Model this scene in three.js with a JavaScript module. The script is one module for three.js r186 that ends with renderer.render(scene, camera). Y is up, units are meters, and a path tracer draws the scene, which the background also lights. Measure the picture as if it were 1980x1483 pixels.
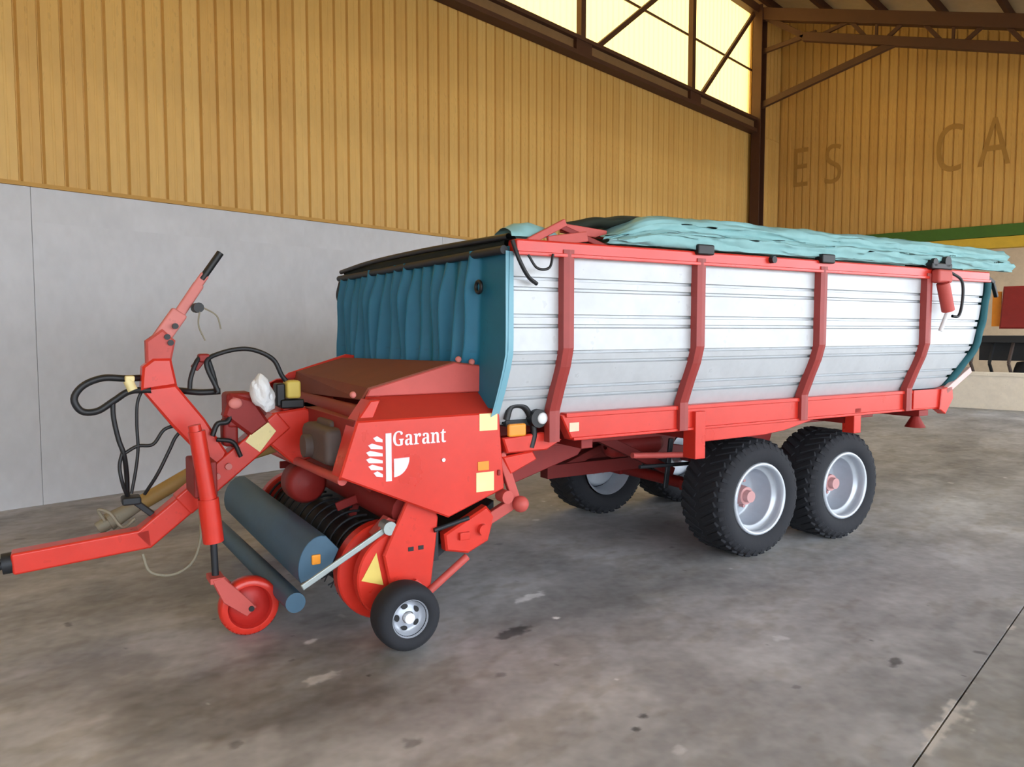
import * as THREE from 'three';
import { mergeGeometries } from 'three/addons/utils/BufferGeometryUtils.js';
import { RoundedBoxGeometry } from 'three/addons/geometries/RoundedBoxGeometry.js';
import { TextGeometry } from 'three/addons/geometries/TextGeometry.js';
import { FontLoader } from 'three/addons/loaders/FontLoader.js';

// ---------------------------------------------------------------- camera, sky, exposure
const scene = new THREE.Scene();
const camera = new THREE.PerspectiveCamera(52.61, 1980 / 1483, 0.05, 400);
camera.position.set(0, 1.55, 0);
{
  const yaw = THREE.MathUtils.degToRad(42.1324), p = THREE.MathUtils.degToRad(3.8711);
  camera.lookAt(Math.cos(p) * Math.cos(yaw), 1.55 - Math.sin(p), -Math.cos(p) * Math.sin(yaw));
}
scene.background = new THREE.Color(0.88, 0.95, 1.05);          // bright overcast sky
scene.backgroundIntensity = 3.2;
scene.environmentIntensity = 3.2;
const renderer = new THREE.WebGLRenderer({ antialias: true });
renderer.toneMapping = THREE.LinearToneMapping;
renderer.toneMappingExposure = 2.05;
renderer.shadowMap.enabled = true;

const sun = new THREE.DirectionalLight('#fff1d8', 5);             // behind the left wall: lights the yard and the translucent sheets
sun.position.set(14, 42, -34); sun.target.position.set(6, 0, 0); sun.castShadow = true; sun.shadow.radius = 1;
Object.assign(sun.shadow.camera, { left: -60, right: 60, top: 60, bottom: -60, near: 1, far: 160 }); sun.shadow.mapSize.set(4096, 4096);
scene.add(sun, sun.target);

// ---------------------------------------------------------------- helpers
const V = (x, y, z) => new THREE.Vector3(x, y, z);
let seed = 1234567;
const rnd = () => ((seed = (seed * 1664525 + 1013904223) >>> 0) / 4294967296);
const perm = new Uint8Array(512); { const a = [...Array(256).keys()]; for (let i = 255; i > 0; i--) { const j = Math.floor(rnd() * (i + 1)); [a[i], a[j]] = [a[j], a[i]]; } for (let i = 0; i < 512; i++) perm[i] = a[i & 255]; }
function vnoise(x, y) {
  const xi = Math.floor(x), yi = Math.floor(y), fx = x - xi, fy = y - yi, u = fx * fx * (3 - 2 * fx), v = fy * fy * (3 - 2 * fy);
  const h = (a, b) => perm[(perm[a & 255] + b) & 255] / 255;
  const A = h(xi, yi), B = h(xi + 1, yi), C = h(xi, yi + 1), D = h(xi + 1, yi + 1);
  return A + (B - A) * u + (C - A) * v + (A - B - C + D) * u * v;
}
function fbm(x, y, n = 4) { let s = 0, a = 0.5, t = 0; for (let i = 0; i < n; i++) { s += a * vnoise(x, y); t += a; x = x * 2.03 + 17.1; y = y * 2.03 + 9.7; a *= 0.5; } return s / t; }
const clamp = (x, a = 0, b = 1) => Math.min(b, Math.max(a, x));
const smooth = (a, b, x) => { const t = clamp((x - a) / (b - a)); return t * t * (3 - 2 * t); };
function tex(w, h, f, wrap = true) {                             // f(i, j) -> [r, g, b] in 0..1 (sRGB)
  const d = new Uint8Array(w * h * 4);
  for (let j = 0; j < h; j++) for (let i = 0; i < w; i++) { const c = f(i, j), k = (j * w + i) * 4; d[k] = clamp(c[0]) * 255; d[k + 1] = clamp(c[1]) * 255; d[k + 2] = clamp(c[2]) * 255; d[k + 3] = 255; }
  const t = new THREE.DataTexture(d, w, h, THREE.RGBAFormat); t.colorSpace = THREE.SRGBColorSpace; t.magFilter = THREE.LinearFilter; t.minFilter = THREE.LinearMipmapLinearFilter; t.generateMipmaps = true;
  if (wrap) t.wrapS = t.wrapT = THREE.RepeatWrapping; t.needsUpdate = true; return t;
}
function tileNoise(n, f0, oct) {                                 // tiling noise field n x n
  const g = [], a = new Float32Array(n * n); let amp = 0.5, tot = 0, f = f0;
  for (let o = 0; o < oct; o++) {
    for (let j = 0; j < n; j++) for (let i = 0; i < n; i++) {
      const x = i / n * f, y = j / n * f, xi = Math.floor(x), yi = Math.floor(y), u = x - xi, v = y - yi, su = u * u * (3 - 2 * u), sv = v * v * (3 - 2 * v);
      const h = (p, q) => perm[(perm[((p % f) + o * 31) & 255] + (q % f)) & 255] / 255;
      const A = h(xi, yi), B = h(xi + 1, yi), C = h(xi, yi + 1), D = h(xi + 1, yi + 1);
      a[j * n + i] += amp * (A + (B - A) * su + (C - A) * sv + (A - B - C + D) * su * sv);
    }
    tot += amp; amp *= 0.55; f *= 2;
  }
  for (let i = 0; i < a.length; i++) a[i] /= tot; return a;
}
const N = 512, nzA = tileNoise(N, 4, 6), nzB = tileNoise(N, 16, 4);
const mixc = (a, b, t) => [a[0] + (b[0] - a[0]) * t, a[1] + (b[1] - a[1]) * t, a[2] + (b[2] - a[2]) * t];
const wearTex = tex(N, N, (i, j) => { const k = j * N + i, v = 0.94 + 0.09 * (nzA[k] - 0.5) + 0.06 * (nzB[k] - 0.5) + (nzB[k] > 0.8 ? -0.05 : 0); return [v, v, v]; });
const roughTex = tex(N, N, (i, j) => { const v = 0.75 + 0.45 * (nzA[j * N + i] - 0.5); return [v, v, v]; }); roughTex.colorSpace = THREE.NoColorSpace;
const bumpTex = tex(N, N, (i, j) => { const v = nzB[j * N + i]; return [v, v, v]; }); bumpTex.colorSpace = THREE.NoColorSpace;
const mat = (color, o = {}) => new THREE.MeshStandardMaterial({ color, roughness: 0.6, map: wearTex, ...o });
const M = {
  red: mat('#db3627', { roughness: 0.42, roughnessMap: roughTex }),
  redFaded: mat('#c8544c', { roughness: 0.6 }),
  redDark: mat('#8e1d17', { roughness: 0.6 }),
  redPost: mat('#b13c38', { roughness: 0.5 }),
  redPink: mat('#d88078', { roughness: 0.6 }),
  rust: mat('#7a3318', { roughness: 0.7 }),
  board: mat('#cdd1d4', { roughness: 0.45, metalness: 0.15 }),
  trim: mat('#a9ccd8', { roughness: 0.5 }),
  teal: mat('#1f5f68', { roughness: 0.75, side: THREE.DoubleSide }),
  cover: mat('#8fbfc0', { roughness: 0.7, side: THREE.DoubleSide }),
  curtain: mat('#24768c', { roughness: 0.55, side: THREE.DoubleSide }),
  net: mat('#1c211c', { roughness: 0.9 }),
  black: mat('#15171a', { roughness: 0.5 }),
  darkSteel: mat('#2a2d31', { roughness: 0.55, metalness: 0.3 }),
  rubber: mat('#202228', { roughness: 0.85, bumpMap: bumpTex, bumpScale: 0.002 }),
  hose: mat('#1b1d20', { roughness: 0.5 }),
  cable: mat('#8d8672', { roughness: 0.7 }),
  silver: mat('#c9d2dc', { roughness: 0.35, metalness: 0.55 }),
  zinc: mat('#aeb8b6', { roughness: 0.4, metalness: 0.6 }),
  blueGrey: mat('#3f6076', { roughness: 0.5, metalness: 0.1 }),
  tan: mat('#a98a4e', { roughness: 0.65 }),
  yellowGreen: mat('#d6bd58', { roughness: 0.55 }),
  white: mat('#eceff0', { roughness: 0.6 }),
  sticker: mat('#f3e3a4', { roughness: 0.5 }),
  paleSticker: mat('#f0d3b4', { roughness: 0.5 }),
  yellowSticker: mat('#e9cf6c', { roughness: 0.5 }),
  orange: mat('#f29a2e', { roughness: 0.3 }),
  print: mat('#f3e6ea', { roughness: 0.55 }),
  greyBox: mat('#5d504b', { roughness: 0.7 }),
  steelBrown: mat('#4a2813', { roughness: 0.65 }),
  clad: mat('#dcb062', { roughness: 0.6 }),
  cladBack: mat('#c99a4c', { roughness: 0.7 }),
  letter: mat('#8a6024', { roughness: 0.8 }),
  translucent: new THREE.MeshPhysicalMaterial({ color: '#ffdc80', roughness: 1, transmission: 0.5, thickness: 0, side: THREE.DoubleSide }),
  addedRooflight: new THREE.MeshPhysicalMaterial({ color: '#f3efe0', roughness: 1, transmission: 0.4, thickness: 0, side: THREE.DoubleSide }),  // for the added roof strip out of view
  roof: mat('#cbb994', { roughness: 0.8 }),
  green: mat('#3f6a1c', { roughness: 0.6 }),
  yellow: mat('#dcb637', { roughness: 0.6 }),
  cream: mat('#f3e8d6', { roughness: 0.85 }),
  greige: mat('#c4b298', { roughness: 0.9 }),
};
// box-projected uv in metres, so that textures keep their real size
function ready(g) {
  g = g.index ? g.toNonIndexed() : g.clone();
  if (!g.attributes.normal) g.computeVertexNormals();
  const p = g.attributes.position, n = g.attributes.normal, uv = new Float32Array(p.count * 2);
  for (let i = 0; i < p.count; i += 3) {
    let nx = 0, ny = 0, nz = 0;
    for (let k = 0; k < 3; k++) { nx += n.getX(i + k); ny += n.getY(i + k); nz += n.getZ(i + k); }
    nx = Math.abs(nx); ny = Math.abs(ny); nz = Math.abs(nz);
    for (let k = 0; k < 3; k++) { const x = p.getX(i + k), y = p.getY(i + k), z = p.getZ(i + k); const [u, v] = nx > ny && nx > nz ? [z, y] : ny > nz ? [x, z] : [x, y]; uv[(i + k) * 2] = u; uv[(i + k) * 2 + 1] = v; }
  }
  const o = new THREE.BufferGeometry(); o.setAttribute('position', p); o.setAttribute('normal', n); o.setAttribute('uv', new THREE.BufferAttribute(uv, 2)); return o;
}
const used = {};
function numbered(n) { const k = used[n] = (used[n] ?? -1) + 1; return k ? n + '_' + String(k).padStart(3, '0') : n; }
function obj(name, geos, m, parent = scene) {
  const list = (Array.isArray(geos) ? geos : [geos]).map(ready), g = list.length > 1 ? mergeGeometries(list) : list[0];
  const o = new THREE.Mesh(g, m); o.name = numbered(name); o.castShadow = o.receiveShadow = true; parent.add(o); return o;
}
function group(name, parent = scene) { const g = new THREE.Group(); g.name = numbered(name); parent.add(g); return g; }
function tag(o, label, category, kind, grp) { Object.assign(o.userData, { label, category }); if (kind) o.userData.kind = kind; if (grp) o.userData.group = grp; return o; }
const box = (x0, x1, y0, y1, z0, z1, r = 0.004) => new RoundedBoxGeometry(Math.abs(x1 - x0), Math.abs(y1 - y0), Math.abs(z1 - z0), 1, Math.min(r, Math.abs(x1 - x0) / 2.1, Math.abs(y1 - y0) / 2.1, Math.abs(z1 - z0) / 2.1)).translate((x0 + x1) / 2, (y0 + y1) / 2, (z0 + z1) / 2);
const plain = (x0, x1, y0, y1, z0, z1) => new THREE.BoxGeometry(x1 - x0, y1 - y0, z1 - z0).translate((x0 + x1) / 2, (y0 + y1) / 2, (z0 + z1) / 2);
function frameBetween(a, b, upHint = V(0, 1, 0)) {
  const d = b.clone().sub(a), L = d.length(); d.normalize();
  let s = new THREE.Vector3().crossVectors(d, upHint); if (s.lengthSq() < 1e-6) s = new THREE.Vector3().crossVectors(d, V(1, 0, 0)); s.normalize();
  const u = new THREE.Vector3().crossVectors(s, d);
  return { L, m: new THREE.Matrix4().makeBasis(d, u, s).setPosition(a.clone().add(b).multiplyScalar(0.5)) };
}
const bar = (a, b, h, w, r = 0.006) => { const f = frameBetween(a, b); return new RoundedBoxGeometry(f.L, h, w, 1, Math.min(r, h / 2.1, w / 2.1)).applyMatrix4(f.m); };
const rod = (a, b, r, n = 14, r2 = r) => { const f = frameBetween(a, b); return new THREE.CylinderGeometry(r2, r, f.L, n).rotateZ(-Math.PI / 2).applyMatrix4(f.m); };
const tube = (pts, r, n = 40) => new THREE.TubeGeometry(new THREE.CatmullRomCurve3(pts, false, 'centripetal'), n, r, 8, false);
function prism(poly, z0, z1, bevel = 0.006) {                     // polygon in x, y extruded along z
  const s = new THREE.Shape(poly.map(([x, y]) => new THREE.Vector2(x, y)));
  return new THREE.ExtrudeGeometry(s, { depth: Math.max(z1 - z0 - 2 * bevel, 1e-4), bevelEnabled: bevel > 0, bevelThickness: bevel, bevelSize: bevel, bevelOffset: -bevel, bevelSegments: 1, curveSegments: 16 }).translate(0, 0, z0 + bevel);
}
const latheZ = (pts, n = 40) => new THREE.LatheGeometry(pts.map(([r, z]) => new THREE.Vector2(r, z)), n).rotateX(Math.PI / 2);
function grid(nu, nv, f) {                                        // f(u, v) -> Vector3
  const p = [], ix = [];
  for (let j = 0; j <= nv; j++) for (let i = 0; i <= nu; i++) { const q = f(i / nu, j / nv); p.push(q.x, q.y, q.z); }
  for (let j = 0; j < nv; j++) for (let i = 0; i < nu; i++) { const a = j * (nu + 1) + i, b = a + 1, c = a + nu + 1, d = c + 1; ix.push(a, c, b, b, c, d); }
  const g = new THREE.BufferGeometry(); g.setAttribute('position', new THREE.Float32BufferAttribute(p, 3)); g.setIndex(ix); g.computeVertexNormals(); return g;
}
function quad(a, b, c, d, t = 0.006) {                            // a thick plate on four corners
  const n = new THREE.Vector3().crossVectors(b.clone().sub(a), d.clone().sub(a)).normalize().multiplyScalar(t), top = [a, b, c, d], bot = top.map((p) => p.clone().sub(n)), P = [];
  const tri = (x, y, z) => P.push(...x.toArray(), ...y.toArray(), ...z.toArray()), face = (w, x, y, z) => { tri(w, x, y); tri(w, y, z); };
  face(...top); face(bot[3], bot[2], bot[1], bot[0]);
  for (let i = 0; i < 4; i++) { const j = (i + 1) % 4; face(top[j], top[i], bot[i], bot[j]); }
  const g = new THREE.BufferGeometry(); g.setAttribute('position', new THREE.Float32BufferAttribute(P, 3)); g.computeVertexNormals(); return g;
}

// ---------------------------------------------------------------- the hall
const ZW = -7.69, XB = 17.75, ZO = 6.2, XL = -7, JOINT = -0.73;
const roofY = (z) => 8.66 - 0.292 * (z - ZW);

// floor: two cast slabs with a joint between them
{
  const W = 2048, H = 704, x0 = -2.4, z0 = -7.7, px = 0.01;
  const spots = [];
  for (let i = 0; i < 260; i++) spots.push([-2 + rnd() * 18, -7 + rnd() * 6.3, 0.01 + 0.05 * rnd() * rnd(), rnd() < 0.6 ? -0.1 - 0.12 * rnd() : 0.1 + 0.12 * rnd(), 0.4 + rnd()]);
  spots.push([2.6, -1.65, 0.022, -0.3, 1.2], [2.49, -1.61, 0.02, -0.3, 1.2], [3.83, -1.05, 0.035, -0.26, 2], [3.2, -2.58, 0.022, 0.6, 1], [2.13, -3.29, 0.03, 0.3, 1.6], [2.9, -2.62, 0.06, -0.25, 2.5], [3.35, -2.9, 0.05, 0.25, 2.5], [1.93, -2.9, 0.05, 0.22, 2]);
  const stains = [[1.7, -3.0, 0.75, 0.4, -0.13], [6.0, -2.2, 1.1, 0.3, 0.05], [7.8, -1.6, 1.5, 0.4, 0.06]];
  const conc = (X, Z) => {
    const big = fbm(X * 0.45 + 3, Z * 0.45 + 7, 4), mid = fbm(X * 2.3, Z * 2.3 + 50, 4), fine = fbm(X * 16 + 9, Z * 16, 3), swirl = fbm(X * 1.1 + 2 * mid, Z * 3.6 + 2 * big, 4);
    let v = 0.605 + 0.05 * (fbm(X * 37, Z * 37 + 5, 2) - 0.5) + 0.20 * (big - 0.5) + 0.22 * (mid - 0.5) + 0.11 * (fine - 0.5) + 0.2 * (swirl - 0.5);
    for (const [sx, sz, rx, rz, d] of stains) { const e = Math.hypot((X - sx) / rx, (Z - sz) / rz) + 0.7 * (mid - 0.5) + 0.5 * (swirl - 0.5); if (e < 1.05) v += d * smooth(1.05, 0.6, e) * (0.6 + 0.8 * mid); }
const dirt = smooth(0.5, 0.66, 0.55 * fbm(X * 1.4 + 11, Z * 3.2 + 4, 4) + 0.45 * fbm(X * 9 + 2, Z * 15, 4) + (X < 3 ? 0.05 : 0)) * (0.4 + mid);   // trodden brown earth
    v += 0.035;
    return [v * 0.978 - 0.045 * dirt, v * 0.986 - 0.053 * dirt, v * 0.996 - 0.068 * dirt];
  };
  const chipNear = (X, Z) => {                                    // worn paint left along the joint
    const d = Math.abs(Z - JOINT), k = 0.6 * fbm(X * 2.6 + 40, Z * 5 + 3, 2) + 0.4 * fbm(X * 14, Z * 22, 3);
    return smooth(0.55, 0.63, k - Math.max(0, d - 0.015) * 2.4);
  };
  const floorTex = tex(W, H, (i, j) => {
    const X = x0 + i * px, Z = z0 + j * px; let c = conc(X, Z);
    for (const [sx, sz, r, d, ell] of spots) { const dx = (X - sx) / ell, dz = Z - sz; if (dx * dx + dz * dz < r * r * 3) { const e = Math.hypot(dx, dz) / r + (fbm(X * 30, Z * 30, 2) - 0.5); if (e < 1) { const t = smooth(1, 0.5, e); c = c.map((q) => q + d * t); } } }
    return mixc(c, [0.82, 0.8, 0.77], 0.75 * chipNear(X, Z));
  }, false);
  const slabBTex = tex(1024, 512, (i, j) => { const X = x0 + i * 0.012, Z = JOINT + j * 0.012; return mixc(conc(X, Z).map((q, k) => q * 0.98 + [0.025, 0.022, 0.01][k]), [0.82, 0.8, 0.77], 0.7 * chipNear(X, Z)); }, false);
  const f = group('floor'); tag(f, 'stained grey concrete floor of the hall cast in two slabs', 'floor', 'structure');
  const slab = (name, X0, X1, Z0, Z1, t, tx0, tz0, tw, th) => {
    const g = plain(X0, X1, -0.18, 0, Z0, Z1), o = obj(name, g, mat('#ffffff', { map: t, roughness: 0.58, roughnessMap: roughTex, bumpMap: bumpTex, bumpScale: 0.0015 }), f);
    const p = o.geometry.attributes.position, uv = o.geometry.attributes.uv;
    for (let i = 0; i < p.count; i++) uv.setXY(i, (p.getX(i) - tx0) / tw, (p.getZ(i) - tz0) / th);
    o.material.roughnessMap = null; o.material.bumpMap = null; return o;
  };
  slab('slab', x0, 18.08, -7.7, JOINT - 0.004, floorTex, x0, z0, W * px, H * px);
  slab('slab', x0, x0 + 12.28, JOINT + 0.004, JOINT + 6.1, slabBTex, x0, JOINT, 12.288, 6.144);
  const plainConc = mat('#8b8882', { roughness: 0.85 });
  obj('slab', [plain(x0 + 12.29, 25, -0.18, 0, JOINT + 0.004, ZO)], plainConc, f);
  obj('slab', [plain(18.09, 25, -0.18, 0, -9.5, JOINT - 0.004)], plainConc, f);
  obj('slab', [plain(XL - 0.3, x0 - 0.01, -0.18, 0, -7.7, ZO)], plainConc, f);
  obj('joint_filler', plain(x0, 18, -0.17, -0.02, JOINT - 0.004, JOINT + 0.004), mat('#3a3733', { roughness: 0.95 }), f);
  const y = obj('ground', plain(-60, 90, -0.5, -0.2, -60, 90), mat('#a8a39a', { roughness: 0.95 })); tag(y, 'pale concrete yard around the hall outside', 'ground', 'structure');
}
// left wall: white concrete panels below, ochre ribbed sheeting above
{
  const w = group('wall_left'); tag(w, 'long left wall with white concrete base and ochre ribbed metal sheeting', 'wall', 'structure');
  const plaster = tex(1024, 512, (i, j) => { const a = fbm(i * 0.012, j * 0.012, 5), b = fbm(i * 0.09 + 40, j * 0.05, 3); const v = 0.80 + 0.05 * (a - 0.5) + 0.03 * (b - 0.5); return [v * 0.985, v * 0.992, v * 1.005]; });
  plaster.repeat.set(1 / 5, 1 / 2.5);
  const pm = mat('#ffffff', { map: plaster, roughness: 0.9 });
  for (const [a, b] of [[XL, -2.6], [-2.597, 2.262], [2.265, 7.12], [7.123, 11.98], [11.983, XB]]) obj('concrete_panel', box(a, b, 0, 2.8, ZW - 0.2, ZW, 0.003), pm, w);
  obj('wall_core', plain(XL, XB, -0.2, 5.9, ZW - 0.3, ZW - 0.201), M.cladBack, w);
  obj('corner_sheeting', [plain(16.205, XB + 0.2, 5.9, 8.75, ZW - 0.2, ZW - 0.02), ...[0, 1, 2, 3, 4, 5, 6, 7].map((i) => plain(16.22 + i * 0.19, 16.39 + i * 0.19, 5.9, 8.6, ZW - 0.03, ZW))], M.clad, w);
  obj('sheet_backing', plain(XL, XB, 2.801, 5.9, ZW - 0.2, ZW - 0.012), M.clad, w);
  obj('drip_flashing', [plain(XL, XB, 2.80, 2.835, ZW - 0.01, ZW + 0.028)], M.cladBack, w);
  const rib = (wd, h) => { const s = new THREE.Shape([[-wd / 2, 0], [-wd / 2 + 0.014, 0.03], [-0.012, 0.03], [-0.008, 0.027], [0.008, 0.027], [0.012, 0.03], [wd / 2 - 0.014, 0.03], [wd / 2, 0]].map(([x, y]) => new THREE.Vector2(x, y))); return new THREE.ExtrudeGeometry(s, { depth: h, bevelEnabled: false }).rotateX(-Math.PI / 2).scale(1, 1, -1); };
  const flip = (g) => { const r = g.toNonIndexed(), p = r.attributes.position; for (let i = 0; i < p.count; i += 3) { const a = [p.getX(i + 1), p.getY(i + 1), p.getZ(i + 1)]; p.setXYZ(i + 1, p.getX(i + 2), p.getY(i + 2), p.getZ(i + 2)); p.setXYZ(i + 2, ...a); } r.computeVertexNormals(); return r; };
  const unit = ready(flip(rib(0.171, 1)));
  const tones = ['#e2b666', '#dfb262', '#e5ba6b', '#dcae5f'].map((c) => mat(c, { roughness: 0.55 }));
  const rest = [];
  for (let x = XL + 0.1, k = 0; x < XB - 0.1; x += 0.18, k++) {
    if (x < 1.5) { rest.push(unit.clone().scale(1, 3.0, 1).translate(x, 2.836, ZW - 0.012)); continue; }
    const m = new THREE.Mesh(unit, tones[(perm[k] >> 3) & 3]); m.name = numbered('cladding_panel'); m.scale.y = 3.0; m.position.set(x, 2.836, ZW - 0.012); m.castShadow = m.receiveShadow = true; w.add(m);
  }
  const r = new THREE.Mesh(mergeGeometries(rest), tones[1]); r.name = 'cladding_panels_beyond_view'; r.userData.kind = 'stuff'; w.add(r);

  // back wall of the bay: ribbed sheeting hung above a wide opening
  const b = group('wall_back'); tag(b, 'ochre ribbed back wall with faded lettering above a wide opening', 'wall', 'structure');
  const zEnd = ZO;
  const core = []; const pts = [[-ZW + 0.2, 3.2], [-ZW + 0.2, roofY(ZW - 0.2) + 0.16], [-zEnd, roofY(zEnd) + 0.16], [-zEnd, 3.2]];
  core.push(prism(pts, 0, 0.2, 0).rotateY(Math.PI / 2).translate(XB + 0.02, 0, 0));
  obj('sheet_backing', core, M.clad, b);
  const unitB = unit.clone().rotateY(-Math.PI / 2), restB = [];
  const tonesB = ['#d8aa5c', '#d3a558', '#cf9f52', '#d5a75a'].map((c) => mat(c, { roughness: 0.6 }));
  for (let z = ZW + 0.1, k = 0; z < zEnd - 0.1; z += 0.18, k++) {
    const h = roofY(z) - 3.56;
    if (z > -1.6) { restB.push(unitB.clone().scale(1, h, 1).translate(XB + 0.02, 3.5, z)); continue; }
    const m = new THREE.Mesh(unitB, tonesB[(perm[k + 90] >> 3) & 3]); m.name = numbered('cladding_panel'); m.scale.y = h; m.position.set(XB + 0.02, 3.5, z); m.castShadow = m.receiveShadow = true; b.add(m);
  }
  const rb = new THREE.Mesh(mergeGeometries(restB), tonesB[1]); rb.name = 'cladding_panels_beyond_view_001'; rb.userData.kind = 'stuff'; b.add(rb);
  obj('green_lintel', [box(XB - 0.07, XB + 0.2, 3.39, 3.62, ZW + 0.02, zEnd)], M.green, b);
  obj('yellow_trim', [box(XB - 0.05, XB + 0.2, 3.17, 3.385, ZW + 0.02, zEnd)], M.yellow, b);
  const font = await new FontLoader().loadAsync('fonts/droid/droid_sans_regular.typeface.json').catch(() => null) || await new FontLoader().loadAsync('fonts/droid/droid_sans_bold.typeface.json');
  const faded = mat('#b0843e', { roughness: 0.8 });
  for (const [ch, y0, h, zc] of [['E', 4.84, 0.86, -7.17], ['S', 4.82, 0.86, -6.45], ['C', 4.76, 0.94, -4.14], ['A', 4.78, 0.92, -3.36]]) {
    const g = new TextGeometry(ch, { font, size: h, depth: 0.003, curveSegments: 8 }); g.computeBoundingBox(); const bb = g.boundingBox;
    g.translate(-(bb.min.x + bb.max.x) / 2, -bb.min.y, 0).scale(0.72, h / (bb.max.y - bb.min.y), 1).rotateY(-Math.PI / 2).translate(XB - 0.0125, y0, zc);
    obj('painted_letter', g, faded, b);
  }
  const gb = group('added_gable_wall'); tag(gb, 'added gable wall behind the camera with its opening sized for the light', 'wall', 'structure');  // unseen gable wall, added and cut open to steer the light
  obj('sheet_backing', prism([[-ZW + 0.2, -0.1], [-ZW + 0.2, roofY(ZW) + 0.1], [-zEnd, roofY(zEnd) + 0.1], [-zEnd, 3.7], [-0.5, 3.7], [-0.5, -0.1]], 0, 0.2, 0).rotateY(Math.PI / 2).translate(XL - 0.2, 0, 0), M.clad, gb);
  // next bay behind the opening
  const c = group('wall_end'); tag(c, 'far greige wall of the next bay seen through the opening', 'wall', 'structure');
  obj('wall_face', plain(24, 24.3, -0.1, 5.6, -9.5, ZO), M.greige, c);
  obj('wall_return', plain(XB, 24, -0.1, 5.6, -9.6, -9.3), M.greige, c);
  const l = obj('low_wall', [box(XB - 0.02, XB + 0.2, 0, 0.66, ZW + 0.01, zEnd - 3), box(XB - 0.05, XB + 0.23, 0.66, 0.73, ZW + 0.01, zEnd - 3)], M.cream); tag(l, 'low cream wall under the opening in the back wall', 'wall', 'structure');
}
// translucent sheets above the steel beam on the left
{
  const g = group('window_1'); tag(g, 'band of glowing translucent sheets above the dark steel beam', 'window', 'structure');
  const unit = ready(grid(24, 1, (u, v) => V(u * 0.93, v, 0.012 * Math.cos(u * 6 * Math.PI * 2))));
  const xEnd = 16.2;
  for (let x = XL, k = 0; x < xEnd - 0.1; x += 0.95, k++) { const m = new THREE.Mesh(unit, M.translucent); m.name = numbered('pane'); m.scale.set((Math.min(0.95, xEnd - x)) / 0.93, 2.75, 1); m.position.set(x, 5.95, ZW - 0.05); g.add(m); }
}
// roof: sheeting on purlins, falling towards the open side
{
  const c = group('ceiling'); tag(c, 'sloping roof underside with dark purlins', 'ceiling', 'structure');
    const sheet = (name, za, zb, xa, xb, m) => { const a = roofY(za) + 0.17, b = roofY(zb) + 0.17; return obj(name, prism([[-za, a], [-zb, b], [-zb, b + 0.06], [-za, a + 0.06]], 0, xb - xa, 0).rotateY(Math.PI / 2).translate(xa, 0, 0), m, c); };
  sheet('roof_sheet', ZW - 0.4, 1.2, XL, XB + 0.4, M.roof); sheet('roof_sheet', 1.2, 3.6, XL, 10, M.roof); sheet('roof_sheet', 1.2, 3.6, 16, XB + 0.4, M.roof); sheet('roof_sheet', 3.6, ZO + 0.5, XL, XB + 0.4, M.roof);
  for (let x = 10; x < 16; x += 1) obj('added_roof_light', quad(V(x, roofY(1.2) + 0.2, 1.2), V(x, roofY(3.6) + 0.2, 3.6), V(x + 0.99, roofY(3.6) + 0.2, 3.6), V(x + 0.99, roofY(1.2) + 0.2, 1.2), 0.003), M.addedRooflight, c);  // unseen translucent strip, added to brighten the floor on the right
  for (let z = -7.55; z < ZO; z += 1.12) obj('purlin', bar(V(XL, roofY(z) + 0.085, z), V(XB, roofY(z) + 0.085, z), 0.16, 0.08), M.steelBrown, c);
  obj('roof_sheet', plain(XB + 0.23, 24.4, 5.6, 5.7, -9.6, -1), M.roof, c);
}
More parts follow.
